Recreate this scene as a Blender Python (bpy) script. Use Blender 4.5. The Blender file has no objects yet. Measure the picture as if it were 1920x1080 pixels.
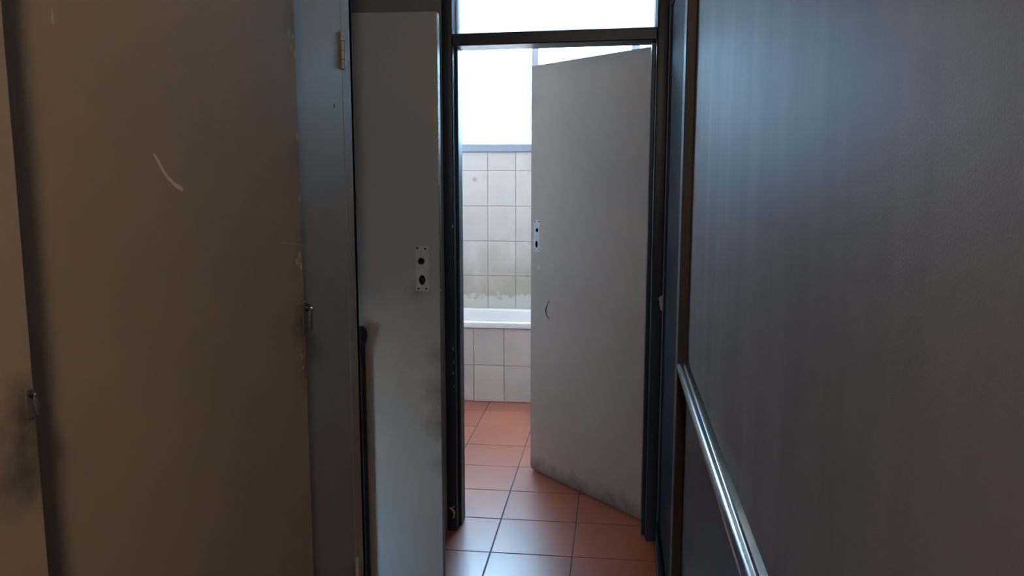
import bpy, bmesh, math, random
from mathutils import Vector, Matrix

S = bpy.context.scene
C = S.collection

# ------------------------------------------------------------------ camera
FPX, EYE = 1563.0, 1.45
pitch = math.atan(222.0 / FPX)
yaw = math.atan(195.0 / (FPX / math.cos(pitch)))
F = Vector((-math.sin(yaw) * math.cos(pitch), math.cos(yaw) * math.cos(pitch), -math.sin(pitch)))
Rv = Vector((math.cos(yaw), math.sin(yaw), 0))
Uv = Rv.cross(F)
cd = bpy.data.cameras.new('camera')
cd.sensor_width = 36.0
cd.lens = FPX / 1920.0 * 36.0
cd.clip_start = 0.02
cam = bpy.data.objects.new('camera', cd)
C.objects.link(cam)
cam.matrix_world = Matrix(((Rv.x, Uv.x, -F.x, 0), (Rv.y, Uv.y, -F.y, 0), (Rv.z, Uv.z, -F.z, EYE), (0, 0, 0, 1)))
S.camera = cam

# ------------------------------------------------------------------ world and daylight
SKY = (0.36, 0.66, 1.0)
SKY_STRENGTH = 34.0
w = bpy.data.worlds.new('world')
S.world = w
w.use_nodes = True
bgn = w.node_tree.nodes['Background']
bgn.inputs[0].default_value = (*SKY, 1)
bgn.inputs[1].default_value = SKY_STRENGTH


def portal(name, loc, direction, sx, sy):
    """light portal in a window opening: gives off nothing, guides the sampling of the sky"""
    l = bpy.data.lights.new(name, 'AREA')
    l.shape = 'RECTANGLE'
    l.size, l.size_y = sx, sy
    l.cycles.is_portal = True
    o = bpy.data.objects.new(name, l)
    C.objects.link(o)
    o.location = loc
    o.rotation_euler = Vector(direction).to_track_quat('-Z', 'Y').to_euler()


portal('bathroom_window_portal', (-0.47, 5.72, 2.15), (0, -1, 0), 1.58, 1.06)
portal('added_window_portal', (-1.88, 1.66, 0.385), (1, 0, 0), 0.71, 0.80)
sd = bpy.data.lights.new('sun', 'SUN')      # high sun behind the house: lights the added ground outside, reaches no window
sd.energy = 210.0
sd.angle = math.radians(0.53)
sd.color = (1.0, 0.90, 0.76)
so = bpy.data.objects.new('sun', sd)
C.objects.link(so)
so.location = (3, -8, 16)
so.rotation_euler = Vector((-0.22, 0.5, -0.84)).to_track_quat('-Z', 'Y').to_euler()
ADDED_LAMP_POWER = 52.0
ADDED_LAMP_COLOR = (1.0, 0.83, 0.64)

S.view_settings.view_transform = 'Standard'
S.view_settings.look = 'None'
S.view_settings.exposure = 0.0
S.view_settings.gamma = 1.0
S.view_settings.use_curve_mapping = False
S.cycles.max_bounces = 14
S.cycles.diffuse_bounces = 10
S.cycles.transparent_max_bounces = 12
S.cycles.sample_clamp_indirect = 0.0

# ------------------------------------------------------------------ helpers
ORG = {}


def box(bm, x0, x1, y0, y1, z0, z1):
    vs = [bm.verts.new((x, y, z)) for x in (x0, x1) for y in (y0, y1) for z in (z0, z1)]
    for q in ((0, 1, 3, 2), (4, 6, 7, 5), (0, 4, 5, 1), (2, 3, 7, 6), (0, 2, 6, 4), (1, 5, 7, 3)):
        bm.faces.new([vs[i] for i in q])
    return vs


def boxes(*bs):
    bm = bmesh.new()
    for b in bs:
        box(bm, *b)
    return bm


def obox(bm, p0, p1, thick, z0, z1, off=0.0):
    """upright slab whose front face runs p0->p1 (seen from its right side), thickness behind it"""
    a, b = Vector(p0), Vector(p1)
    u = (b - a).normalized()
    n = Vector((u.y, -u.x))
    q = [a + n * off, b + n * off, b + n * (off - thick), a + n * (off - thick)]
    lo = [bm.verts.new((p.x, p.y, z0)) for p in q]
    hi = [bm.verts.new((p.x, p.y, z1)) for p in q]
    bm.faces.new(lo[::-1])
    bm.faces.new(hi)
    for i in range(4):
        j = (i + 1) % 4
        bm.faces.new((lo[i], lo[j], hi[j], hi[i]))


def bevel(bm, wd, seg=2):
    bmesh.ops.recalc_face_normals(bm, faces=bm.faces)
    es = [e for e in bm.edges if len(e.link_faces) == 2 and e.calc_face_angle(0) > 0.6]
    bmesh.ops.bevel(bm, geom=es, offset=wd, segments=seg, profile=0.5, affect='EDGES', clamp_overlap=True)
    return bm


def cyl(bm, p0, p1, r0, r1=None, n=20):
    r1 = r0 if r1 is None else r1
    a, b = Vector(p0), Vector(p1)
    d = (b - a).normalized()
    s = d.orthogonal().normalized()
    t = d.cross(s)
    A, B = [], []
    for i in range(n):
        k = 2 * math.pi * i / n
        v = s * math.cos(k) + t * math.sin(k)
        A.append(bm.verts.new(a + v * r0))
        B.append(bm.verts.new(b + v * r1))
    bm.faces.new(A[::-1])
    bm.faces.new(B)
    for i in range(n):
        j = (i + 1) % n
        bm.faces.new((A[i], A[j], B[j], B[i]))


def lathe(bm, x, y, prof, n=24):
    rings = []
    for r, z in prof:
        if r < 1e-6:
            rings.append([bm.verts.new((x, y, z))])
        else:
            rings.append([bm.verts.new((x + r * math.cos(2 * math.pi * i / n), y + r * math.sin(2 * math.pi * i / n), z)) for i in range(n)])
    for a, b in zip(rings, rings[1:]):
        for i in range(n):
            j = (i + 1) % n
            if len(a) == 1 and len(b) > 1:
                bm.faces.new((a[0], b[i], b[j]))
            elif len(b) == 1 and len(a) > 1:
                bm.faces.new((a[i], a[j], b[0]))
            elif len(a) > 1:
                bm.faces.new((a[i], a[j], b[j], b[i]))


def link(name, me, parent=None, loc=(0, 0, 0)):
    o = bpy.data.objects.new(name, me)
    C.objects.link(o)
    loc = Vector(loc)
    if parent is not None:
        o.parent = parent
        o.location = loc - ORG[parent]
    else:
        o.location = loc
    ORG[o] = loc
    return o


def obj(name, bm, mat, parent=None, smooth=False, label=None):
    """bm in world coordinates -> one mesh object with its origin at the centre of its base"""
    bmesh.ops.recalc_face_normals(bm, faces=bm.faces)
    xs = [v.co for v in bm.verts]
    c = Vector(((min(v.x for v in xs) + max(v.x for v in xs)) / 2, (min(v.y for v in xs) + max(v.y for v in xs)) / 2, min(v.z for v in xs)))
    bmesh.ops.translate(bm, verts=bm.verts, vec=-c)
    me = bpy.data.meshes.new(name)
    bm.to_mesh(me)
    bm.free()
    if smooth:
        for p in me.polygons:
            p.use_smooth = True
        me.set_sharp_from_angle(angle=math.radians(40))
    me.materials.append(mat)
    o = link(name, me, parent, c)
    if label:
        o['label'] = label
    return o


def thing(name, loc, label=None, cat=None, group=None, kind=None):
    o = bpy.data.objects.new(name, None)
    C.objects.link(o)
    o.empty_display_size = 0.1
    o.location = loc
    ORG[o] = Vector(loc)
    tag(o, label, cat, group, kind)
    return o


def tag(o, label=None, cat=None, group=None, kind=None):
    if label:
        o['label'] = label
    if cat:
        o['category'] = cat
    if group:
        o['group'] = group
    if kind:
        o['kind'] = kind
    return o


def struct(name, bm, mat, label=None, cat=None):
    return tag(obj(name, bm, mat), label, cat, None, 'structure')


def cut(o, bm):
    """cut real holes into an object with the closed shapes in bm (world coordinates)"""
    bmesh.ops.recalc_face_normals(bm, faces=bm.faces)
    me = bpy.data.meshes.new('cutter')
    bm.to_mesh(me)
    bm.free()
    me.materials.append(M['crack_and_hole_shade'])  # near-black hole walls: shade of the recess put into their colour
    k = bpy.data.objects.new('cutter', me)
    C.objects.link(k)
    m = o.modifiers.new('holes', 'BOOLEAN')
    m.operation = 'DIFFERENCE'
    m.solver = 'EXACT'
    m.material_mode = 'TRANSFER'
    m.object = k
    dg = bpy.context.evaluated_depsgraph_get()
    new = bpy.data.meshes.new_from_object(o.evaluated_get(dg))
    o.modifiers.clear()
    o.data = new
    bpy.data.objects.remove(k)
    bpy.data.meshes.remove(me)


class Face:
    """upright plane through p0 -> p1; s metres along it, z up, n towards the viewer"""

    def __init__(self, p0, p1):
        self.a = Vector((*p0, 0))
        self.u = (Vector((*p1, 0)) - self.a).normalized()
        self.n = Vector((self.u.y, -self.u.x, 0))

    def at(self, s, z, h=0.0):
        return self.a + self.u * s + self.n * h + Vector((0, 0, z))

    def plate(self, bm, pts, h0, h1):
        lo = [bm.verts.new(self.at(s, z, h0)) for s, z in pts]
        hi = [bm.verts.new(self.at(s, z, h1)) for s, z in pts]
        bm.faces.new(lo[::-1])
        bm.faces.new(hi)
        n = len(pts)
        for i in range(n):
            j = (i + 1) % n
            bm.faces.new((lo[i], lo[j], hi[j], hi[i]))


def blob(cs, cz, rs, rz, seed, n=14, jit=0.3):
    rn = random.Random(seed)
    out = []
    for i in range(n):
        k = 2 * math.pi * i / n
        f = 1 + rn.uniform(-jit, jit)
        out.append((cs + rs * f * math.cos(k), cz + rz * f * math.sin(k)))
    return out


def ragged_rect(s0, s1, z0, z1, seed, step=0.008, jit=0.0018):
    rn = random.Random(seed)
    out = []
    def run(a, b):
        L = math.hypot(b[0] - a[0], b[1] - a[1])
        m = max(2, int(L / step))
        for i in range(m):
            t = i / m
            out.append((a[0] + (b[0] - a[0]) * t + rn.uniform(-jit, jit), a[1] + (b[1] - a[1]) * t + rn.uniform(-jit, jit)))
    run((s0, z0), (s1, z0)); run((s1, z0), (s1, z1)); run((s1, z1), (s0, z1)); run((s0, z1), (s0, z0))
    return out


def stroke(path, widths):
    """outline of a brush-stroke-like mark"""
    L, Rr = [], []
    n = len(path)
    for i, (p, wd) in enumerate(zip(path, widths)):
        a = path[max(0, i - 1)]
        b = path[min(n - 1, i + 1)]
        d = Vector((b[0] - a[0], b[1] - a[1])).normalized()
        q = Vector((-d.y, d.x)) * wd / 2
        L.append((p[0] + q.x, p[1] + q.y))
        Rr.append((p[0] - q.x, p[1] - q.y))
    return L + Rr[::-1]


# ------------------------------------------------------------------ materials
def nt(name):
    m = bpy.data.materials.new(name)
    m.use_nodes = True
    t = m.node_tree
    return m, t, t.nodes['Principled BSDF']


def noise(t, scale, detail=4.0, stretch=None, rough=0.55):
    g = t.nodes.new('ShaderNodeNewGeometry')
    src = g.outputs['Position']
    if stretch:
        mp = t.nodes.new('ShaderNodeMapping')
        mp.inputs['Scale'].default_value = stretch
        t.links.new(src, mp.inputs['Vector'])
        src = mp.outputs['Vector']
    n = t.nodes.new('ShaderNodeTexNoise')
    n.inputs['Scale'].default_value = scale
    n.inputs['Detail'].default_value = detail
    n.inputs['Roughness'].default_value = rough
    t.links.new(src, n.inputs['Vector'])
    return n.outputs['Fac']


def ramp(t, fac, p0, p1):
    r = t.nodes.new('ShaderNodeMapRange')
    r.inputs['From Min'].default_value = p0
    r.inputs['From Max'].default_value = p1
    r.clamp = True
    t.links.new(fac, r.inputs['Value'])
    return r.outputs['Result']


def mix(t, fac, a, b, mode='MIX'):
    m = t.nodes.new('ShaderNodeMix')
    m.data_type = 'RGBA'
    m.blend_type = mode
    for sock, v in ((m.inputs[0], fac), (m.inputs[6], a), (m.inputs[7], b)):
        if hasattr(v, 'links') or hasattr(v, 'is_linked'):
            t.links.new(v, sock)
        elif isinstance(v, (int, float)):
            sock.default_value = v
        else:
            sock.default_value = (*v, 1)
    return m.outputs[2]


def math_node(t, op, a, b=None):
    m = t.nodes.new('ShaderNodeMath')
    m.operation = op
    for i, v in enumerate((a, b)):
        if v is None:
            continue
        if isinstance(v, (int, float)):
            m.inputs[i].default_value = v
        else:
            t.links.new(v, m.inputs[i])
    return m.outputs[0]


def bump(t, bs, fac, strength, dist=0.002):
    b = t.nodes.new('ShaderNodeBump')
    b.inputs['Strength'].default_value = strength
    b.inputs['Distance'].default_value = dist
    t.links.new(fac, b.inputs['Height'])
    t.links.new(b.outputs['Normal'], bs.inputs['Normal'])


def paint(name, col, rough=0.45, var=0.12, scale=3.0, stretch=None, grain=260, bstr=0.15, grime=(), grime_col=(0.03, 0.022, 0.018), spec=0.5):
    """painted board; grime = [(x, y, z, radius, strength)] hand-worn dirt around the catches"""
    m, t, b = nt(name)
    n1 = noise(t, scale, 5, stretch)
    dark = tuple(c * (1 - var) for c in col)
    light = tuple(min(1, c * (1 + var)) for c in col)
    c = mix(t, ramp(t, n1, 0.3, 0.7), dark, light)
    if grime:
        g = t.nodes.new('ShaderNodeNewGeometry')
        n2 = noise(t, 45, 5)
        for x, y, z, r, st in grime:
            d = t.nodes.new('ShaderNodeVectorMath')
            d.operation = 'DISTANCE'
            t.links.new(g.outputs['Position'], d.inputs[0])
            d.inputs[1].default_value = (x, y, z)
            f = ramp(t, math_node(t, 'ADD', math_node(t, 'DIVIDE', d.outputs['Value'], r), math_node(t, 'MULTIPLY', n2, 0.9)), 1.45, 0.5)
            c = mix(t, math_node(t, 'MULTIPLY', f, st), c, grime_col)
    t.links.new(c, b.inputs['Base Color'])
    b.inputs['Roughness'].default_value = rough
    b.inputs['Specular IOR Level'].default_value = spec
    if bstr:
        bump(t, b, noise(t, grain, 3), bstr, 0.0012)
    return m


M = {}
M['wall_paint'] = paint('streaked_wall_paint', (0.275, 0.228, 0.232), 0.58, 0.2, 2.6, (2.4, 2.4, 0.22), 420, 0.14, spec=0.34)
M['wall_plain'] = paint('plain_wall_paint', (0.20, 0.185, 0.175), 0.7, 0.06)
M['wall_white'] = paint('white_wall_paint', (0.70, 0.69, 0.67), 0.6, 0.04)
M['bounce_ground'] = paint('pale_bounce_ground', (0.42, 0.39, 0.35), 0.9, 0.15, 0.6)
M['ceiling'] = paint('ceiling_paint', (0.34, 0.325, 0.305), 0.8, 0.04)
M['dado'] = paint('dado_gloss_paint', (0.012, 0.012, 0.018), 0.5, 0.15, 4, None, 300, 0.2, spec=0.3)
M['rail'] = paint('rail_gloss_varnish', (0.05, 0.058, 0.085), 0.19, 0.15, 8, None, 120, 0, spec=1.0)
M['frame'] = paint('dark_frame_gloss', (0.012, 0.019, 0.036), 0.42, 0.25, 9, None, 160, 0.12, spec=0.35)
M['frame_matt'] = paint('dark_door_paint', (0.008, 0.013, 0.026), 0.65, 0.25, 9, None, 160, 0.12, spec=0.06)
M['frame_brown'] = paint('dark_brown_stain', (0.05, 0.04, 0.04), 0.5, 0.25, 7, (3, 3, 0.4), 160, 0.12, spec=0.3)
M['cupboard'] = paint('cupboard_beige_paint', (0.30, 0.245, 0.19), 0.55, 0.06, 2.2, None, 420, 0.22, spec=0.3,
                      grime=[(-0.60, 1.545, 1.15, 0.065, 0.7), (-0.60, 1.55, 1.06, 0.05, 0.5), (-0.60, 1.55, 1.32, 0.04, 0.35), (-0.60, 1.545, 1.47, 0.05, 0.25),
                             (-0.603, 0.775, 1.20, 0.05, 0.75), (-0.604, 0.765, 1.14, 0.06, 0.7), (-0.60, 1.545, 1.72, 0.05, 0.25)])
M['leaf'] = paint('cream_door_paint', (0.34, 0.325, 0.305), 0.55, 0.06, 2.5, None, 380, 0.2,
                  grime=[(-0.575, 2.72, 0.70, 0.09, 0.5), (-0.575, 2.72, 0.58, 0.08, 0.55), (-0.575, 2.72, 0.44, 0.06, 0.35),
                         (-0.66, 2.72, 1.04, 0.05, 0.4), (-0.585, 2.72, 0.82, 0.06, 0.4)])
M['bare'] = paint('bare_primer_patch', (0.62, 0.62, 0.66), 0.6, 0.12, 40, None, 300, 0.3)
M['bare_grey'] = paint('bare_grey_patch', (0.40, 0.41, 0.43), 0.6, 0.15, 60, None, 300, 0.3)
M['chip'] = paint('chipped_paint', (0.55, 0.50, 0.46), 0.6, 0.1, 60, None, 300, 0.2)
M['chip_soft'] = paint('worn_edge_paint', (0.40, 0.35, 0.30), 0.6, 0.1, 60, None, 300, 0.2)
M['chip_and_edge_light'] = paint('white_chips_and_edge_light', (0.8, 0.8, 0.8), 0.5, 0.05, 60, None, 300, 0.1)
M['crack_and_hole_shade'] = paint('split_veneer_and_hole_shade', (0.015, 0.012, 0.01), 0.8, 0.1)
M['sill'] = paint('grey_window_frame', (0.33, 0.36, 0.43), 0.45, 0.06)
M['grout'] = paint('floor_grout', (0.045, 0.038, 0.038), 0.6, 0.2, 20)
M['wall_grout'] = paint('tile_grout', (0.33, 0.33, 0.35), 0.7, 0.2, 20)
M['pole'] = paint('dark_pole_colour', (0.012, 0.011, 0.013), 0.5, 0.2, 12)


def metal(name, col, rough):
    m, t, b = nt(name)
    c = mix(t, ramp(t, noise(t, 60, 4), 0.3, 0.7), tuple(x * 0.7 for x in col), col)
    t.links.new(c, b.inputs['Base Color'])
    b.inputs['Metallic'].default_value = 0.9
    b.inputs['Roughness'].default_value = rough
    return m


M['metal'] = metal('worn_steel', (0.45, 0.44, 0.43), 0.3)
M['metal_dark'] = metal('tarnished_steel', (0.10, 0.10, 0.11), 0.4)
M['latch'] = paint('grimy_painted_catch', (0.10, 0.085, 0.072), 0.45, 0.3, 90, None, 300, 0.3)
M['hinge'] = paint('painted_over_hinge', (0.33, 0.335, 0.34), 0.45, 0.15, 80, None, 300, 0.3)


def door_paint():
    """bathroom door: cream paint, scuffed dark along its foot and its free edge"""
    m, t, b = nt('scuffed_cream_door_paint')
    c = mix(t, ramp(t, noise(t, 2.5, 5), 0.3, 0.7), (0.43, 0.355, 0.305), (0.47, 0.39, 0.34))
    g = t.nodes.new('ShaderNodeNewGeometry')
    sp = t.nodes.new('ShaderNodeSeparateXYZ')
    t.links.new(g.outputs['Position'], sp.inputs[0])
    n = noise(t, 16, 6)
    foot = ramp(t, math_node(t, 'ADD', math_node(t, 'MULTIPLY', sp.outputs['Z'], 7.0), n), 1.15, 0.45)
    c = mix(t, math_node(t, 'MULTIPLY', foot, 0.75), c, (0.05, 0.04, 0.035))
    t.links.new(c, b.inputs['Base Color'])
    b.inputs['Roughness'].default_value = 0.5
    bump(t, b, noise(t, 380, 3), 0.2, 0.0012)
    return m


M['bath_door'] = door_paint()


def terracotta():
    m, t, b = nt('glazed_terracotta_tile')
    oi = t.nodes.new('ShaderNodeObjectInfo')
    base = mix(t, oi.outputs['Random'], (0.34, 0.066, 0.025), (0.39, 0.088, 0.035))
    c = mix(t, ramp(t, noise(t, 5, 6), 0.35, 0.85), base, (0.33, 0.08, 0.034))
    t.links.new(c, b.inputs['Base Color'])
    b.inputs['Roughness'].default_value = 0.36
    b.inputs['Coat Weight'].default_value = 0.95
    b.inputs['Coat Roughness'].default_value = 0.30
    b.inputs['Coat IOR'].default_value = 1.6
    b.inputs['Specular IOR Level'].default_value = 0.35
    return m


M['floor_tile'] = terracotta()


def wall_tile(name, grimy):
    m, t, b = nt(name)
    oi = t.nodes.new('ShaderNodeObjectInfo')
    c = mix(t, oi.outputs['Random'], (0.64, 0.565, 0.53), (0.68, 0.60, 0.565))
    c = mix(t, ramp(t, noise(t, 5, 6), 0.45, 0.8), c, (0.58, 0.51, 0.475))
    if grimy:
        g = t.nodes.new('ShaderNodeNewGeometry')
        sp = t.nodes.new('ShaderNodeSeparateXYZ')
        t.links.new(g.outputs['Position'], sp.inputs[0])
        z = sp.outputs['Z']
        n = noise(t, 6, 6, (1, 1, 0.6))
        # soap grime on the lower courses, worn off again in a ragged band over the tub
        up = ramp(t, math_node(t, 'ADD', z, math_node(t, 'MULTIPLY', n, -0.55)), 0.72, 0.38)
        band = ramp(t, math_node(t, 'ADD', z, math_node(t, 'MULTIPLY', noise(t, 22, 6), -0.16)), 0.505, 0.525)
        c = mix(t, math_node(t, 'MULTIPLY', up, 0.7), c, (0.36, 0.29, 0.20))
        c = mix(t, math_node(t, 'MULTIPLY', math_node(t, 'SUBTRACT', 1.0, band), 0.7), c, (0.66, 0.63, 0.58))
        # one brown drip mark on the upper course
        d = t.nodes.new('ShaderNodeVectorMath')
        d.operation = 'DISTANCE'
        t.links.new(g.outputs['Position'], d.inputs[0])
        d.inputs[1].default_value = (-0.945, 5.6, 1.385)
        f = ramp(t, math_node(t, 'ADD', d.outputs['Value'], math_node(t, 'MULTIPLY', noise(t, 70, 4), 0.02)), 0.032, 0.018)
        c = mix(t, math_node(t, 'MULTIPLY', f, 0.6), c, (0.30, 0.24, 0.20))
    t.links.new(c, b.inputs['Base Color'])
    b.inputs['Roughness'].default_value = 0.25
    return m


M['wall_tile'] = wall_tile('white_wall_tile', True)
M['apron_tile'] = wall_tile('white_apron_tile', False)

m, t, b = nt('white_enamel')
t.links.new(mix(t, ramp(t, noise(t, 6, 4), 0.3, 0.7), (0.80, 0.76, 0.74), (0.86, 0.82, 0.80)), b.inputs['Base Color'])
b.inputs['Roughness'].default_value = 0.18
M['enamel'] = m


def glass(name, frost):
    m = bpy.data.materials.new(name)
    m.use_nodes = True
    t = m.node_tree
    t.nodes.clear()
    out = t.nodes.new('ShaderNodeOutputMaterial')
    tr = t.nodes.new('ShaderNodeBsdfTransparent')
    tr.inputs[0].default_value = (0.95, 0.97, 0.97, 1)
    gl = t.nodes.new('ShaderNodeBsdfGlossy')
    gl.inputs['Roughness'].default_value = 0.12
    tl = t.nodes.new('ShaderNodeBsdfTranslucent')
    tl.inputs[0].default_value = (0.9, 0.93, 0.95, 1)
    m1 = t.nodes.new('ShaderNodeMixShader')
    m2 = t.nodes.new('ShaderNodeMixShader')
    # uneven frosting
    f = ramp(t, noise(t, 3.0, 4), 0.25, 0.75)
    fr = t.nodes.new('ShaderNodeMapRange')
    fr.inputs['To Min'].default_value = frost * 0.85
    fr.inputs['To Max'].default_value = frost
    t.links.new(f, fr.inputs['Value'])
    t.links.new(fr.outputs['Result'], m1.inputs[0])
    t.links.new(tr.outputs[0], m1.inputs[1])
    t.links.new(tl.outputs[0], m1.inputs[2])
    m2.inputs[0].default_value = 0.05
    t.links.new(m1.outputs[0], m2.inputs[1])
    t.links.new(gl.outputs[0], m2.inputs[2])
    t.links.new(m2.outputs[0], out.inputs[0])
    return m


M['glass'] = glass('window_glass', 0.12)
M['transom_glass'] = glass('frosted_transom_glass', 0.9)

m, t, b = nt('added_lamp_glass')
b.inputs['Base Color'].default_value = (0.9, 0.85, 0.75, 1)
b.inputs['Roughness'].default_value = 0.36
b.inputs['Emission Color'].default_value = (*ADDED_LAMP_COLOR, 1)
b.inputs['Emission Strength'].default_value = 2.0
M['opal'] = m

# ------------------------------------------------------------------ the setting
CEIL = 2.62
fl = struct('floor', boxes((-3.5, 0.6, -2.75, 5.8, -0.14, -0.0025)), M['grout'])
# terracotta floor tiles, one object each
TX, TY, GAP = 0.3125, 0.3105, 0.004
bm = boxes((-TX / 2 + GAP / 2, TX / 2 - GAP / 2, -TY / 2 + GAP / 2, TY / 2 - GAP / 2, -0.010, 0.0))
bevel(bm, 0.0018, 1)
tile_me = bpy.data.meshes.new('floor_tile')
bm.to_mesh(tile_me)
bm.free()
tile_me.materials.append(M['floor_tile'])
rn = random.Random(4)
for j in range(-8, 7):
    for i in range(-3, 3):
        x = -0.452 + (i + 0.5) * TX
        y = 2.985 + (j + 0.5) * TY
        if y > 5.2:
            continue
        o = link('floor_tile', tile_me, fl, (x, y, rn.uniform(-0.0006, 0)))
        o.rotation_euler = (rn.uniform(-.001, .001), rn.uniform(-.001, .001), 0)

struct('ground', boxes((-40, -3.5, -30, 40, -0.3, -0.16), (0.6, 40, -30, 40, -0.3, -0.16), (-3.5, 0.6, 5.8, 40, -0.3, -0.16)), M['bounce_ground'])  # unseen ground, added to bounce warm sunlight into the bathroom
struct('ceiling', boxes((-3.5, 0.6, -2.75, 3.165, CEIL, CEIL + 0.25)), M['ceiling'])
struct('ceiling_bathroom', boxes((-3.5, 0.6, 3.165, 5.8, CEIL + 0.1, CEIL + 0.25)), M['wall_white'])
WR = 0.215
wr = struct('wall_right', boxes((WR, WR + 0.14, -2.6, 3.165, 0, CEIL)), M['wall_paint'])
obj('dado_panel', boxes((WR - 0.002, WR, -2.6, 2.42, 0.0, 0.885)), M['dado'], wr, label='dark glossy painted lower part of the wall')
struct('wall_back', boxes((-1.37, WR + 0.14, -2.72, -2.6, 0, CEIL)), M['wall_plain'])
DY0, DY1, DZ = 2.13, 2.765, 1.985      # doorway in the left wall
struct('wall_left', boxes((-1.37, -1.25, -2.6, DY0, 0, CEIL), (-1.37, -1.25, DY1, 3.165, 0, CEIL), (-1.37, -1.25, DY0, DY1, DZ, CEIL)), M['wall_plain'])
struct('wall_end', boxes((-1.47, -0.656, 3.165, 3.30, 0, CEIL + 0.1), (0.182, 0.52, 3.165, 3.30, 0, CEIL + 0.1), (-0.656, 0.182, 3.165, 3.30, 2.52, CEIL + 0.1)), M['wall_plain'])
# invented side room, unseen; its low window is added to light the open door
SX, SY0, SY1, SZ0, SZ1 = -1.78, 1.26, 2.06, 0.03, 0.74
struct('wall_added_side_room', boxes((SX - 0.12, SX, 0.9, SY0, 0, CEIL), (SX - 0.12, SX, SY1, 3.165, 0, CEIL), (SX - 0.12, SX, SY0, SY1, 0, SZ0), (SX - 0.12, SX, SY0, SY1, SZ1, CEIL),
                               (SX, -1.37, 0.9, 1.02, 0, CEIL), (SX, -1.37, 3.045, 3.165, 0, CEIL)), M['wall_plain'])
sw = thing('added_low_window', (SX - 0.06, (SY0 + SY1) / 2, SZ0), kind='structure')
for a in ((SY0, SY0 + .03, SZ0, SZ1), (SY1 - .03, SY1, SZ0, SZ1), (SY0 + .03, SY1 - .03, SZ0, SZ0 + .03), (SY0 + .03, SY1 - .03, SZ1 - .03, SZ1)):
    obj('window_bar', bevel(boxes((SX - 0.09, SX - 0.03, *a)), 0.003, 1), M['sill'], sw)
obj('pane', boxes((SX - 0.062, SX - 0.058, SY0 + .03, SY1 - .03, SZ0 + .03, SZ1 - .03)), M['glass'], sw)

# bathroom shell
BX0, BX1, BY = -1.35, 0.40, 5.60
WZ0, WZ1 = 1.567, 2.70
WX0, WX1 = -1.26, 0.32
struct('wall_bathroom_left', boxes((BX0 - 0.12, BX0, 3.30, BY + 0.17, 0, CEIL + 0.1)), M['wall_white'])
struct('wall_bathroom_right', boxes((BX1, BX1 + 0.12, 3.30, BY + 0.17, 0, CEIL + 0.1)), M['wall_white'])
ww = struct('wall_window_side', boxes((BX0, BX1, BY + 0.006, BY + 0.15, 0, WZ0), (BX0, WX0, BY + 0.006, BY + 0.15, WZ0, CEIL + 0.1), (WX1, BX1, BY + 0.006, BY + 0.15, WZ0, CEIL + 0.1),
                                      (WX0, WX1, BY + 0.006, BY + 0.15, WZ1, CEIL + 0.1)), M['wall_grout'])
PX, PZ = 0.1895, 0.2375


def wall_tiles(parent, name, x0, x1, z0, z1, ox, oz, px, pz, y, mat, gap=0.003):
    cache = {}
    i0 = math.floor((x0 - ox) / px)
    j0 = math.floor((z0 - oz) / pz)
    for j in range(j0, j0 + 14):
        for i in range(i0, i0 + 16):
            a, b_ = max(x0, ox + i * px), min(x1, ox + (i + 1) * px)
            c, d = max(z0, oz + j * pz), min(z1, oz + (j + 1) * pz)
            if b_ - a < 0.012 or d - c < 0.012:
                continue
            k = (round(b_ - a, 4), round(d - c, 4))
            if k not in cache:
                bm = boxes((-(k[0] - gap) / 2, (k[0] - gap) / 2, 0.0, 0.007, -(k[1] - gap) / 2, (k[1] - gap) / 2))
                bevel(bm, 0.0014, 1)
                me = bpy.data.meshes.new(name)
                bm.to_mesh(me)
                bm.free()
                me.materials.append(mat)
                cache[k] = me
            link(name, cache[k], parent, ((a + b_) / 2, y + rn.uniform(-0.0006, 0.0004), (c + d) / 2))


wall_tiles(ww, 'wall_tile', BX0, BX1, 0.50, WZ0, -0.857, 0.494, PX, PZ, BY, M['wall_tile'])
wall_tiles(ww, 'wall_tile', BX0, WX0, WZ0, CEIL, -0.857, 0.494, PX, PZ, BY, M['wall_tile'])
wall_tiles(ww, 'wall_tile', WX1, BX1, WZ0, CEIL, -0.857, 0.494, PX, PZ, BY, M['wall_tile'])

# window over the tub: sill rail, three casements, panes
wn = thing('window_1', (-0.47, BY + 0.05, WZ0), 'bright white bathroom window with thin grey frame above the tub', 'window', kind='structure')
obj('sill_rail', bevel(boxes((WX0, WX1, BY - 0.012, BY + 0.07, WZ0, WZ0 + 0.053)), 0.006), M['sill'], wn)
obj('head_rail', bevel(boxes((WX0, WX1, BY + 0.01, BY + 0.07, WZ1 - 0.045, WZ1)), 0.004), M['sill'], wn)
mulls = [(WX0, WX0 + 0.04), (-0.562, -0.516), (0.089, 0.140), (WX1 - 0.04, WX1)]
for a, b_ in mulls:
    obj('mullion', bevel(boxes((a, b_, BY + 0.01, BY + 0.07, WZ0 + 0.053, WZ1 - 0.045)), 0.004), M['sill'], wn)
for (a0, a1), (c0, c1) in zip(mulls, mulls[1:]):
    obj('pane', boxes((a1, c0, BY + 0.038, BY + 0.042, WZ0 + 0.053, WZ1 - 0.045)), M['glass'], wn)

# tiled front of the tub
M['apron_tile'].node_tree.nodes['Principled BSDF'].inputs['Roughness'].default_value = 0.3
ap = struct('wall_tub_front', boxes((BX0, BX1, 5.062, 5.10, 0, 0.469)), M['wall_grout'])
wall_tiles(ap, 'apron_tile', BX0, BX1, 0.0, 0.469, -0.867, 0.0, 0.192, 0.2345, 5.055, M['apron_tile'])


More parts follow.
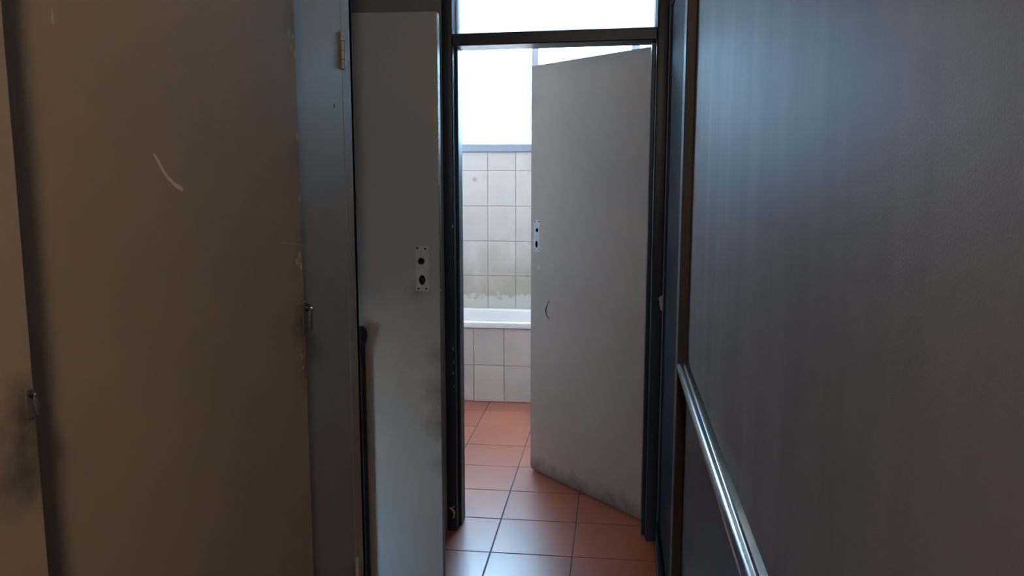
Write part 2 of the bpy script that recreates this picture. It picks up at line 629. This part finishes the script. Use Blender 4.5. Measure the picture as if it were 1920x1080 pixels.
# bathtub
def rrect(x0, x1, y0, y1, r, z, n=8):
    out = []
    for cx, cy, a0 in ((x1 - r, y1 - r, 0), (x0 + r, y1 - r, 90), (x0 + r, y0 + r, 180), (x1 - r, y0 + r, 270)):
        for i in range(n + 1):
            a = math.radians(a0 + 90 * i / n)
            out.append((cx + r * math.cos(a), cy + r * math.sin(a), z))
    return out


tub = thing('bathtub', (-0.475, 5.33, 0.1), 'white enamel bathtub with rolled rim behind the tiled front', 'bathtub')
bm = bmesh.new()
tx0, tx1, ty0, ty1 = BX0 + 0.005, BX1 - 0.005, 5.046, BY - 0.003
rings = [rrect(tx0 + .012, tx1 - .012, ty0 + .012, ty1 - .004, .02, .470), rrect(tx0, tx1, ty0, ty1, .03, .474), rrect(tx0, tx1, ty0, ty1, .03, .497),
         rrect(tx0 + .003, tx1 - .003, ty0 + .004, ty1 - .003, .03, .506), rrect(tx0 + .01, tx1 - .01, ty0 + .012, ty1 - .008, .03, .509),
         rrect(tx0 + .05, tx1 - .05, ty0 + .05, ty1 - .045, .07, .507), rrect(tx0 + .06, tx1 - .06, ty0 + .06, ty1 - .055, .08, .500),
         rrect(tx0 + .075, tx1 - .08, ty0 + .068, ty1 - .063, .09, .46), rrect(tx0 + .11, tx1 - .16, ty0 + .085, ty1 - .08, .11, .26),
         rrect(tx0 + .15, tx1 - .24, ty0 + .11, ty1 - .105, .11, .15), rrect(tx0 + .2, tx1 - .3, ty0 + .16, ty1 - .155, .09, .125)]
vr = [[bm.verts.new(p) for p in r] for r in rings]
for a, b_ in zip(vr, vr[1:]):
    for i in range(len(a)):
        j = (i + 1) % len(a)
        bm.faces.new((a[i], a[j], b_[j], b_[i]))
bm.faces.new(vr[-1])
obj('basin', bm, M['enamel'], tub, smooth=True)
bm = bmesh.new()
cyl(bm, (-1.0, 5.33, 0.124), (-1.0, 5.33, 0.129), 0.03)
obj('drain', bm, M['metal'], tub)

# ------------------------------------------------------------------ bathroom doorway: frame, transom, glass over it
fr = thing('trim_2', (-0.24, 3.23, 0), 'dark glossy door frame with glazed transom around the bathroom doorway', 'door frame', kind='structure')


def jamb(name, x0, x1, rebate):
    bm = boxes((x0, x1, 3.152, 3.30, 0.0, 2.52))
    bevel(bm, 0.006, 3)
    return obj(name, bm, M['frame'], fr, smooth=True)


jl = jamb('jamb', -0.655, -0.614, 1)
jr = jamb('jamb', 0.139, 0.182, -1)
obj('door_stop', bevel(boxes((0.124, 0.139, 3.205, 3.29, 0, 1.93)), 0.003), M['frame'], jr)
obj('door_stop', bevel(boxes((-0.614, -0.604, 3.205, 3.29, 0, 1.92)), 0.003), M['frame'], jl)
bm = boxes((-0.616, 0.141, 3.16, 3.296, 1.912, 1.957))
bevel(bm, 0.004)
bmesh.ops.rotate(bm, verts=bm.verts, cent=(-0.24, 3.23, 1.93), matrix=Matrix.Rotation(math.radians(-0.75), 3, 'Y'))
obj('transom_bar', bm, M['frame'], fr)
obj('head', bevel(boxes((-0.614, 0.139, 3.16, 3.30, 2.475, 2.52)), 0.004), M['frame'], fr)
obj('transom_pane', boxes((-0.613, 0.138, 3.232, 3.238, 1.95, 2.475)), M['transom_glass'], fr)
for a in ((-0.614, -0.602, 3.244, 3.27, 1.96, 2.475), (0.130, 0.139, 3.244, 3.27, 1.965, 2.475)):
    obj('glazing_bead', bevel(boxes(a), 0.002, 1), M['frame'], fr)
# strike plate on the right jamb
fj = Face((0.0, 3.152), (1.0, 3.152))
bm = bmesh.new()
fj.plate(bm, [(0.168, 0.972), (0.181, 0.982), (0.183, 0.95), (0.181, 0.922), (0.177, 0.924), (0.172, 0.945)], 0.0, 0.004)
obj('strike_plate', bm, M['hinge'], jr, label='small worn grey catch on the jamb edge')
# torn bit of paint at the foot of the left jamb
bm = bmesh.new()
fj.plate(bm, stroke([(-0.643, 0.098), (-0.634, 0.094), (-0.626, 0.084), (-0.624, 0.072), (-0.626, 0.060), (-0.631, 0.053)], [0.002, 0.006, 0.007, 0.005, 0.005, 0.002]), 0.0, 0.001)
fj.plate(bm, stroke([(-0.634, 0.096), (-0.627, 0.103), (-0.622, 0.107)], [0.002, 0.003, 0.001]), 0.0, 0.001)
obj('paint_chip', bm, M['chip'], jl, label='pale curl of chipped paint near the floor')
bm = bmesh.new()
for k, (s, z, a, c_) in enumerate([(-0.622, 0.755, .002, .006), (-0.620, 0.70, .0015, .008), (-0.623, 0.655, .002, .005), (-0.621, 0.60, .0012, .006), (-0.619, 1.235, .003, .006)]):
    bm = bmesh.new()
    fj.plate(bm, blob(s, z, a, c_, 60 + k, 10), 0.0, 0.0007)
    obj('paint_chip', bm, M['sill'], jl)

# ------------------------------------------------------------------ bathroom door, swung inwards
A, B = (0.130, 3.335), (-0.391, 3.888)
fd = Face(B, A)             # s runs from the free edge to the hinge side, n towards the viewer
LEN = math.hypot(A[0] - B[0], A[1] - B[1])
dr = thing('door_1', (-0.13, 3.61, 0), 'cream bathroom door standing half open with bare lock patch', 'door', kind='structure')
bm = bmesh.new()
pts = [(0.010, 0.008), (LEN, 0.008), (LEN, 1.918), (0.0, 1.918), (0.0, 0.03), (0.003, 0.015)]
fd.plate(bm, pts, -0.038, 0.0)
bevel(bm, 0.0015, 1)
leaf = obj('door_leaf', bm, M['bath_door'], dr)
holes = bmesh.new()


def oval(face, hm, s, z, rs, rz, h0, h1, n=20):
    face.plate(hm, [(s + rs * math.cos(2 * math.pi * i / n), z + rz * math.sin(2 * math.pi * i / n)) for i in range(n)], h0, h1)


oval(fd, holes, 0.047, 1.172, 0.010, 0.009, -0.03, 0.01)
oval(fd, holes, 0.044, 1.106, 0.009, 0.017, -0.03, 0.01)
for s, z in ((0.030, 1.211), (0.060, 1.212), (0.030, 1.082), (0.061, 1.083)):
    oval(fd, holes, s, z, 0.0032, 0.0036, -0.02, 0.01, 10)
cut(leaf, holes)
bm = bmesh.new()
fd.plate(bm, ragged_rect(0.022, 0.068, 1.074, 1.218, 7, 0.009, 0.0022), 0.0, 0.0006)
pt = obj('lock_patch', bm, M['bare'], dr, label='bare pale patch with two holes where a lock plate was')
holes = bmesh.new()
oval(fd, holes, 0.047, 1.172, 0.010, 0.009, -0.03, 0.01)
oval(fd, holes, 0.044, 1.106, 0.009, 0.017, -0.03, 0.01)
for s, z in ((0.030, 1.211), (0.060, 1.212), (0.030, 1.082), (0.061, 1.083)):
    oval(fd, holes, s, z, 0.0032, 0.0036, -0.03, 0.01, 10)
cut(pt, holes)
for q in ((0.056, 0.998, 0.017, 0.009, 3, 16, 0.45), (0.022, 1.005, 0.006, 0.004, 4, 10, 0.4), (0.160, 1.018, 0.007, 0.004, 5, 10, 0.4), (0.074, 1.090, 0.010, 0.008, 6, 10, 0.4)):
    bm = bmesh.new()
    fd.plate(bm, blob(*q), 0.0, 0.0005)
    obj('paint_chip', bm, M['chip'], dr)
bm = bmesh.new()
fd.plate(bm, stroke([(0.142, 0.856), (0.128, 0.835), (0.115, 0.808), (0.116, 0.800), (0.122, 0.780), (0.142, 0.762)], [0.001, 0.004, 0.009, 0.007, 0.006, 0.001]), 0.0, 0.0007)
obj('surface_crack', bm, M['crack_and_hole_shade'], dr, label='dark curved split in the door face')
# splinters standing off the free edge against the window
for z0, z1, wd in ((1.66, 1.74, 0.012), (1.57, 1.65, 0.012), (1.50, 1.56, 0.006), (1.88, 1.905, 0.008)):
    bm = bmesh.new()
    fd.plate(bm, [(0.0, z0), (0.0, z0 + 0.012), (-wd, z1), (-wd - 0.001, z1 - 0.012)], -0.012, -0.008)
    obj('edge_splinter', bm, M['bath_door'], dr)
for z in (0.22, 1.70):
    bm = bmesh.new()
    for k in range(3):
        cyl(bm, (0.134, 3.318, z + k * 0.034), (0.134, 3.318, z + k * 0.034 + 0.033), 0.006, n=12)
    obj('hinge', bm, M['frame'], dr, smooth=True)

# ------------------------------------------------------------------ door of the side room, opened across the passage
LY, LX = 2.72, -0.580
fl2 = Face((-1.242, LY), (LX, LY))
d2 = thing('door_2', (-0.9, LY + 0.02, 0), 'open grey beige door with bare lock patch left of the bathroom doorway', 'door', kind='structure')
bm = bmesh.new()
fl2.plate(bm, [(0, 0.008), (0.662, 0.008), (0.662, 1.952), (0, 1.957)], -0.036, 0.0)
bevel(bm, 0.0015, 1)
l2 = obj('door_leaf', bm, M['leaf'], d2)


def x2s(x):
    return x + 1.242


HS = [(x2s(-0.6425), 1.146, 0.0112, 0.0118), (x2s(-0.640), 1.0825, 0.0108, 0.0168)]
holes = bmesh.new()
for h in HS:
    oval(fl2, holes, *h, -0.028, 0.01)
SCREWS = ((-0.6555, 1.190), (-0.628, 1.188), (-0.6535, 1.053), (-0.6265, 1.053))
for x, z in SCREWS:
    oval(fl2, holes, x2s(x), z, 0.0036, 0.0036, -0.02, 0.01, 10)
cut(l2, holes)
bm = bmesh.new()
fl2.plate(bm, ragged_rect(x2s(-0.661), x2s(-0.6175), 1.046, 1.196, 11, 0.007, 0.0022), 0.0, 0.0006)
p2 = obj('lock_patch', bm, M['bare_grey'], d2, label='bare grey patch with two holes where a lock plate was')
holes = bmesh.new()
for h in HS:
    oval(fl2, holes, *h, -0.03, 0.01)
for x, z in SCREWS:
    oval(fl2, holes, x2s(x), z, 0.0036, 0.0036, -0.03, 0.01, 10)
cut(p2, holes)
# small steel stud added in each hole as the glint of light there
for s, z, rs, rz in HS:
    p = fl2.at(s + (0.002 if rz > .015 else -.004), z - rz * 0.75, -0.006)
    bm = bmesh.new()
    cyl(bm, p, p + Vector((0.004, -0.002, 0.001)), 0.0022, n=8)
    obj('hole_glint', bm, M['metal'], d2)
# white chips on the free edge, with its window light painted in as white
fe = Face((LX, LY), (LX, LY + 0.036))
for k, (z0, z1, wd) in enumerate(((1.86, 1.945, .0025), (1.70, 1.85, .0018), (1.615, 1.66, .005), (1.585, 1.61, .006), (1.545, 1.58, .006), (1.40, 1.54, .0016), (1.046, 1.052, .005))):
    rr_ = random.Random(k)
    path = [(wd / 2, z0 + (z1 - z0) * i / 8) for i in range(9)]
    bm = bmesh.new()
    fe.plate(bm, stroke(path, [0.0008] + [wd * rr_.uniform(.6, 1) for _ in range(7)] + [0.0008]), 0.0, 0.0014)
    obj('paint_chip', bm, M['chip_and_edge_light'], d2)
bm = bmesh.new()
fe.plate(bm, [(0.003, 0.01), (0.0355, 0.01), (0.0355, 1.948), (0.003, 1.948)], 0.0, 0.0008)
obj('edge_strip', bm, M['frame'], d2, label='dark strip along the door edge')
bm = boxes((-1.262, -1.243, DY1 - 0.045, DY1, 0, DZ))
obj('hinge_post', bevel(bm, 0.003), M['leaf'], d2)

# ------------------------------------------------------------------ dark closed door in the right wall
d3 = thing('door_3', (0.2, 2.8, 0), 'dark narrow door and frame set flush in the right wall', 'door', kind='structure')
obj('jamb', bevel(boxes((0.187, WR, 2.42, 2.50, 0, 2.45)), 0.003), M['frame_brown'], d3)
obj('jamb', bevel(boxes((0.187, WR, 3.085, 3.165, 0, 2.45)), 0.003), M['frame_matt'], d3)
obj('door_leaf', bevel(boxes((0.190, WR, 2.503, 3.082, 0.006, 2.02)), 0.003), M['frame_matt'], d3)
obj('head', bevel(boxes((0.187, WR, 2.50, 3.085, 2.023, 2.45)), 0.003), M['frame_matt'], d3)
obj('skirting', bevel(boxes((0.176, 0.187, 2.42, 3.151, 0, 0.085)), 0.003), M['frame_matt'], d3)

# ------------------------------------------------------------------ dado rail
rl = thing('trim_1', (0.2, 1.0, 0.86), 'glossy dark rounded dado rail along the right wall', 'rail', kind='structure')
prof = [(0.0, 0.852), (-0.010, 0.852), (-0.013, 0.856), (-0.014, 0.862)]
for i in range(15):
    a = math.radians(-85 + 170 * i / 14)
    prof.append((-0.0135 - 0.0165 * math.cos(a), 0.8785 + 0.0165 * math.sin(a)))
prof += [(-0.0125, 0.8965), (-0.0105, 0.9), (-0.006, 0.9015), (0.0, 0.903)]
for y0, y1 in ((-2.6, 1.5735), (1.5745, 2.4195)):
    bm = bmesh.new()
    a = [bm.verts.new((WR + dx, y0, z)) for dx, z in prof]
    b_ = [bm.verts.new((WR + dx, y1, z)) for dx, z in prof]
    n = len(prof)
    bm.faces.new(a)
    bm.faces.new(b_[::-1])
    for i in range(n):
        j = (i + 1) % n
        bm.faces.new((a[i], a[j], b_[j], b_[i]))
    obj('rail_length', bm, M['rail'], rl, smooth=True)

# ------------------------------------------------------------------ built-in cupboards
CX, CTOP = -0.66, 2.5
TH = 0.02


def carcass(root, y0, y1):
    obj('side_panel', bevel(boxes((-1.24, CX - 0.001, y0, y0 + 0.02, 0, CTOP)), 0.001, 1), M['cupboard'], root)
    obj('side_panel', bevel(boxes((-1.24, CX - 0.001, y1 - 0.02, y1, 0, CTOP)), 0.001, 1), M['cupboard'], root)
    obj('top_panel', boxes((-1.24, CX - 0.001, y0 + 0.02, y1 - 0.02, CTOP - 0.02, CTOP)), M['cupboard'], root)
    obj('plinth', boxes((-1.22, CX - 0.03, y0 + 0.02, y1 - 0.02, 0, 0.07)), M['cupboard'], root)
    obj('back_panel', boxes((-1.246, -1.24, y0, y1, 0, CTOP)), M['cupboard'], root)
    obj('shelf', boxes((-1.24, CX - 0.05, y0 + 0.02, y1 - 0.02, 1.55, 1.57)), M['cupboard'], root)
    obj('cornice', bevel(boxes((CX - 0.02, CX + 0.004, y0, y1, 2.34, CTOP)), 0.002, 1), M['cupboard'], root)


def latch(face, s, z, parent, tilt, k=1.0):
    """small turn catch: plate on the door face, boss, hanging lever"""
    lt = thing_part('latch', face.at(s, z), parent)
    bm = bmesh.new()
    pts = [(-.013, -.045), (.004, -.050), (.007, .012), (.004, .017), (-.009, .017), (-.013, .012)]
    face.plate(bm, [(s + a * k, z + b * k) for a, b in pts], 0.0, 0.0022 * k)
    bevel(bm, 0.0008 * k, 1)
    obj('plate', bm, M['latch'], lt)
    bm = bmesh.new()
    cyl(bm, face.at(s, z + .004 * k), face.at(s, z + .004 * k, .012 * k), 0.0075 * k, 0.0065 * k, 16)
    obj('boss', bm, M['metal_dark'], lt, smooth=True)
    bm = bmesh.new()
    c, sn = math.cos(tilt), math.sin(tilt)
    pts = [(-.004, .006), (.004, .006), (.0065, -.012), (.0070, -.030), (.004, -.042), (-.001, -.046), (-.005, -.040), (-.005, -.020)]
    face.plate(bm, [(s + k * (a * c - b * sn), z + k * (.004 + a * sn + b * c)) for a, b in pts], 0.009 * k, 0.0135 * k)
    bevel(bm, 0.0015 * k, 2)
    obj('lever', bm, M['latch'], lt, smooth=True)
    bm = bmesh.new()
    cyl(bm, face.at(s, z + .004 * k, .0135 * k), face.at(s, z + .004 * k, .016 * k), 0.004 * k, 0.003 * k, 12)
    obj('screw', bm, M['metal'], lt, smooth=True)
    return lt


def thing_part(name, loc, parent):
    o = bpy.data.objects.new(name, None)
    C.objects.link(o)
    o.empty_display_size = 0.02
    o.parent = parent
    o.location = Vector(loc) - ORG[parent]
    ORG[o] = Vector(loc)
    return o


def hinge(parent, x, y, z, n=4):
    bm = bmesh.new()
    L = 0.088 / n
    for k in range(n):
        cyl(bm, (x, y, z + k * L + 0.0007), (x, y, z + (k + 1) * L - 0.0007), 0.0058 if k % 2 else 0.0052, n=14)
    obj('hinge', bm, M['hinge'], parent, smooth=True, label='painted-over knuckle hinge')


# nearer cupboard: one door, a little ajar
cu1 = thing('tall_cupboard', (-0.95, 0.4, 0), 'tall beige built-in cupboard nearest the viewer, its door edge at the far left', 'cupboard', 'built-in cupboards along the left side')
carcass(cu1, 0.02, 0.834)
f1 = Face((CX, 0.05), (-0.602, 0.783))
bm = bmesh.new()
L1 = (Vector((-0.602, 0.783)) - Vector((CX, 0.05))).length
f1.plate(bm, [(0, 0.08), (L1, 0.08), (L1, 2.33), (0, 2.33)], -TH, 0.0)
bevel(bm, 0.0012, 1)
dd1 = obj('door', bm, M['cupboard'], cu1)
latch(f1, L1 - 0.006, 1.216, cu1, 0.1, 0.5)
hinge(cu1, CX + .002, 0.045, 1.69)

# farther cupboard: a wide door ajar and a narrow closed one
cu2 = thing('tall_cupboard', (-0.95, 1.44, 0), 'tall beige built-in cupboard with scratched wide door ajar beside the narrow hinged one', 'cupboard', 'built-in cupboards along the left side')
carcass(cu2, 0.836, 2.085)
P0, P1 = (CX + 0.001, 0.85), (-0.600, 1.547)
f2 = Face(P0, P1)
L2 = (Vector(P1) - Vector(P0)).length
bm = bmesh.new()
f2.plate(bm, [(0, 0.08), (L2, 0.08), (L2, 2.33), (0, 2.33)], -TH, 0.0)
bevel(bm, 0.0015, 1)
dd2 = obj('door', bm, M['cupboard'], cu2, label='wide cupboard door with a pale curved scratch, standing ajar')
latch(f2, L2 + 0.003, 1.178, cu2, -0.08)
hinge(cu2, CX + .003, 0.844, 0.35)
# scratches and chips on the wide door


def on2(px, py):
    r = F + Rv * ((px - 960) / FPX) + Uv * ((540 - py) / FPX)
    o = Vector((0, 0, EYE))
    k = (f2.a - o).dot(f2.n) / r.dot(f2.n)
    p = o + r * k
    return ((p - f2.a).dot(f2.u), p.z)


bm = bmesh.new()
sc = [(288, 289), (295, 300), (301, 312), (308, 324), (317, 336), (327, 346), (335, 351), (342, 356)]
f2.plate(bm, stroke([on2(*p) for p in sc], [0.002, 0.005, 0.0055, 0.005, 0.005, 0.006, 0.0075, 0.006]), 0.0, 0.0006)
obj('paint_scratch', bm, M['chip'], dd2, label='pale curved scratch')
for k, (px, py, a, b_) in enumerate([(541, 60, .004, .006), (549, 68, .004, .004), (553, 102, .004, .005), (545, 90, .002, .003), (558, 258, .004, .006), (563, 372, .004, .004),
                                     (561, 480, .004, .006), (557, 492, .005, .006), (564, 500, .003, .008), (566, 668, .003, .006), (568, 690, .003, .004), (99, 38, .002, .004)]):
    s, z = on2(px, py)
    s = min(s, L2 - a * 1.1)
    bm = bmesh.new()
    f2.plate(bm, blob(s, z, a, b_, 30 + k, 12, 0.5), 0.0, 0.0005)
    obj('paint_chip', bm, M['chip_soft'], dd2)
for st in (stroke([on2(524, 455), on2(545, 457), on2(569, 460)], [0.0006, 0.0012, 0.0018]), stroke([on2(97, 15), on2(99, 28), on2(100, 40)], [0.0006, 0.0016, 0.0008])):
    bm = bmesh.new()
    f2.plate(bm, st, 0.0, 0.0005)
    obj('paint_scratch', bm, M['hinge'], dd2)
# narrow door
bm = boxes((CX - TH, CX, 1.562, 1.998, 0.08, 2.33))
bevel(bm, 0.0018, 2)
dd3 = obj('door', bm, M['cupboard'], cu2)
obj('stile', bevel(boxes((CX - TH, CX - 0.001, 2.003, 2.085, 0, 2.34)), 0.002, 1), M['cupboard'], cu2)
obj('stile', boxes((CX - 0.045, CX - TH - 0.002, 1.52, 1.60, 0.07, 2.34)), M['cupboard'], cu2)
hinge(cu2, CX + 0.003, 2.0005, 1.690)
hinge(cu2, CX + 0.003, 2.0005, 0.354)
bm = bmesh.new()
fx = Face((CX, 1.562), (CX, 1.998))
fx.plate(bm, blob(0.372, 1.598, .0035, .0045, 91, 10, .2), 0, 0.0006)
obj('nail_head', bm, M['crack_and_hole_shade'], dd3)

# ------------------------------------------------------------------ added pole standing in for a shadow-like dark bar by the cupboard
pl = thing('added_dark_pole', (-0.853, 2.705, 0), 'added dark pole with a rounded knob, in place of a shadow-like bar between cupboard and open door', 'pole')
bm = bmesh.new()
lathe(bm, -0.853, 2.705, [(0, 0), (.012, 0), (.0135, .004), (.0135, .84), (.0135, .85)])
obj('shaft', bm, M['pole'], pl, smooth=True)
bm = bmesh.new()
lathe(bm, -0.851, 2.696, [(.013, .845), (.015, .862), (.020, .880), (.023, .893), (.0225, .905), (.018, .916), (.010, .923), (0, .925)])
obj('knob', bm, M['pole'], pl, smooth=True)

# ------------------------------------------------------------------ added lamp, stands in for the warm light from behind the viewer
LPX, LPY = 0.10, -0.60
lp = thing('added_lamp', (LPX, LPY, CEIL - 0.16), 'added round opal lamp, unseen, standing in for warm light from behind the viewer', 'lamp')
bm = bmesh.new()
lathe(bm, LPX, LPY, [(0.06, CEIL - 0.03), (0.06, CEIL)])
cyl(bm, (LPX, LPY, CEIL - 0.03), (LPX, LPY, CEIL), 0.07, n=24)
obj('base', bm, M['metal_dark'], lp)
bm = bmesh.new()
lathe(bm, LPX, LPY, [(0, CEIL - .16), (.05, CEIL - .155), (.085, CEIL - .135), (.1, CEIL - .1), (.095, CEIL - .06), (.07, CEIL - .032)])
obj('globe', bm, M['opal'], lp, smooth=True)
ld = bpy.data.lights.new('added_lamp_light', 'POINT')
ld.energy = ADDED_LAMP_POWER
ld.color = ADDED_LAMP_COLOR
ld.shadow_soft_size = 0.11
lo = bpy.data.objects.new('added_lamp_light', ld)
C.objects.link(lo)
lo.location = (LPX, LPY, CEIL - 0.30)
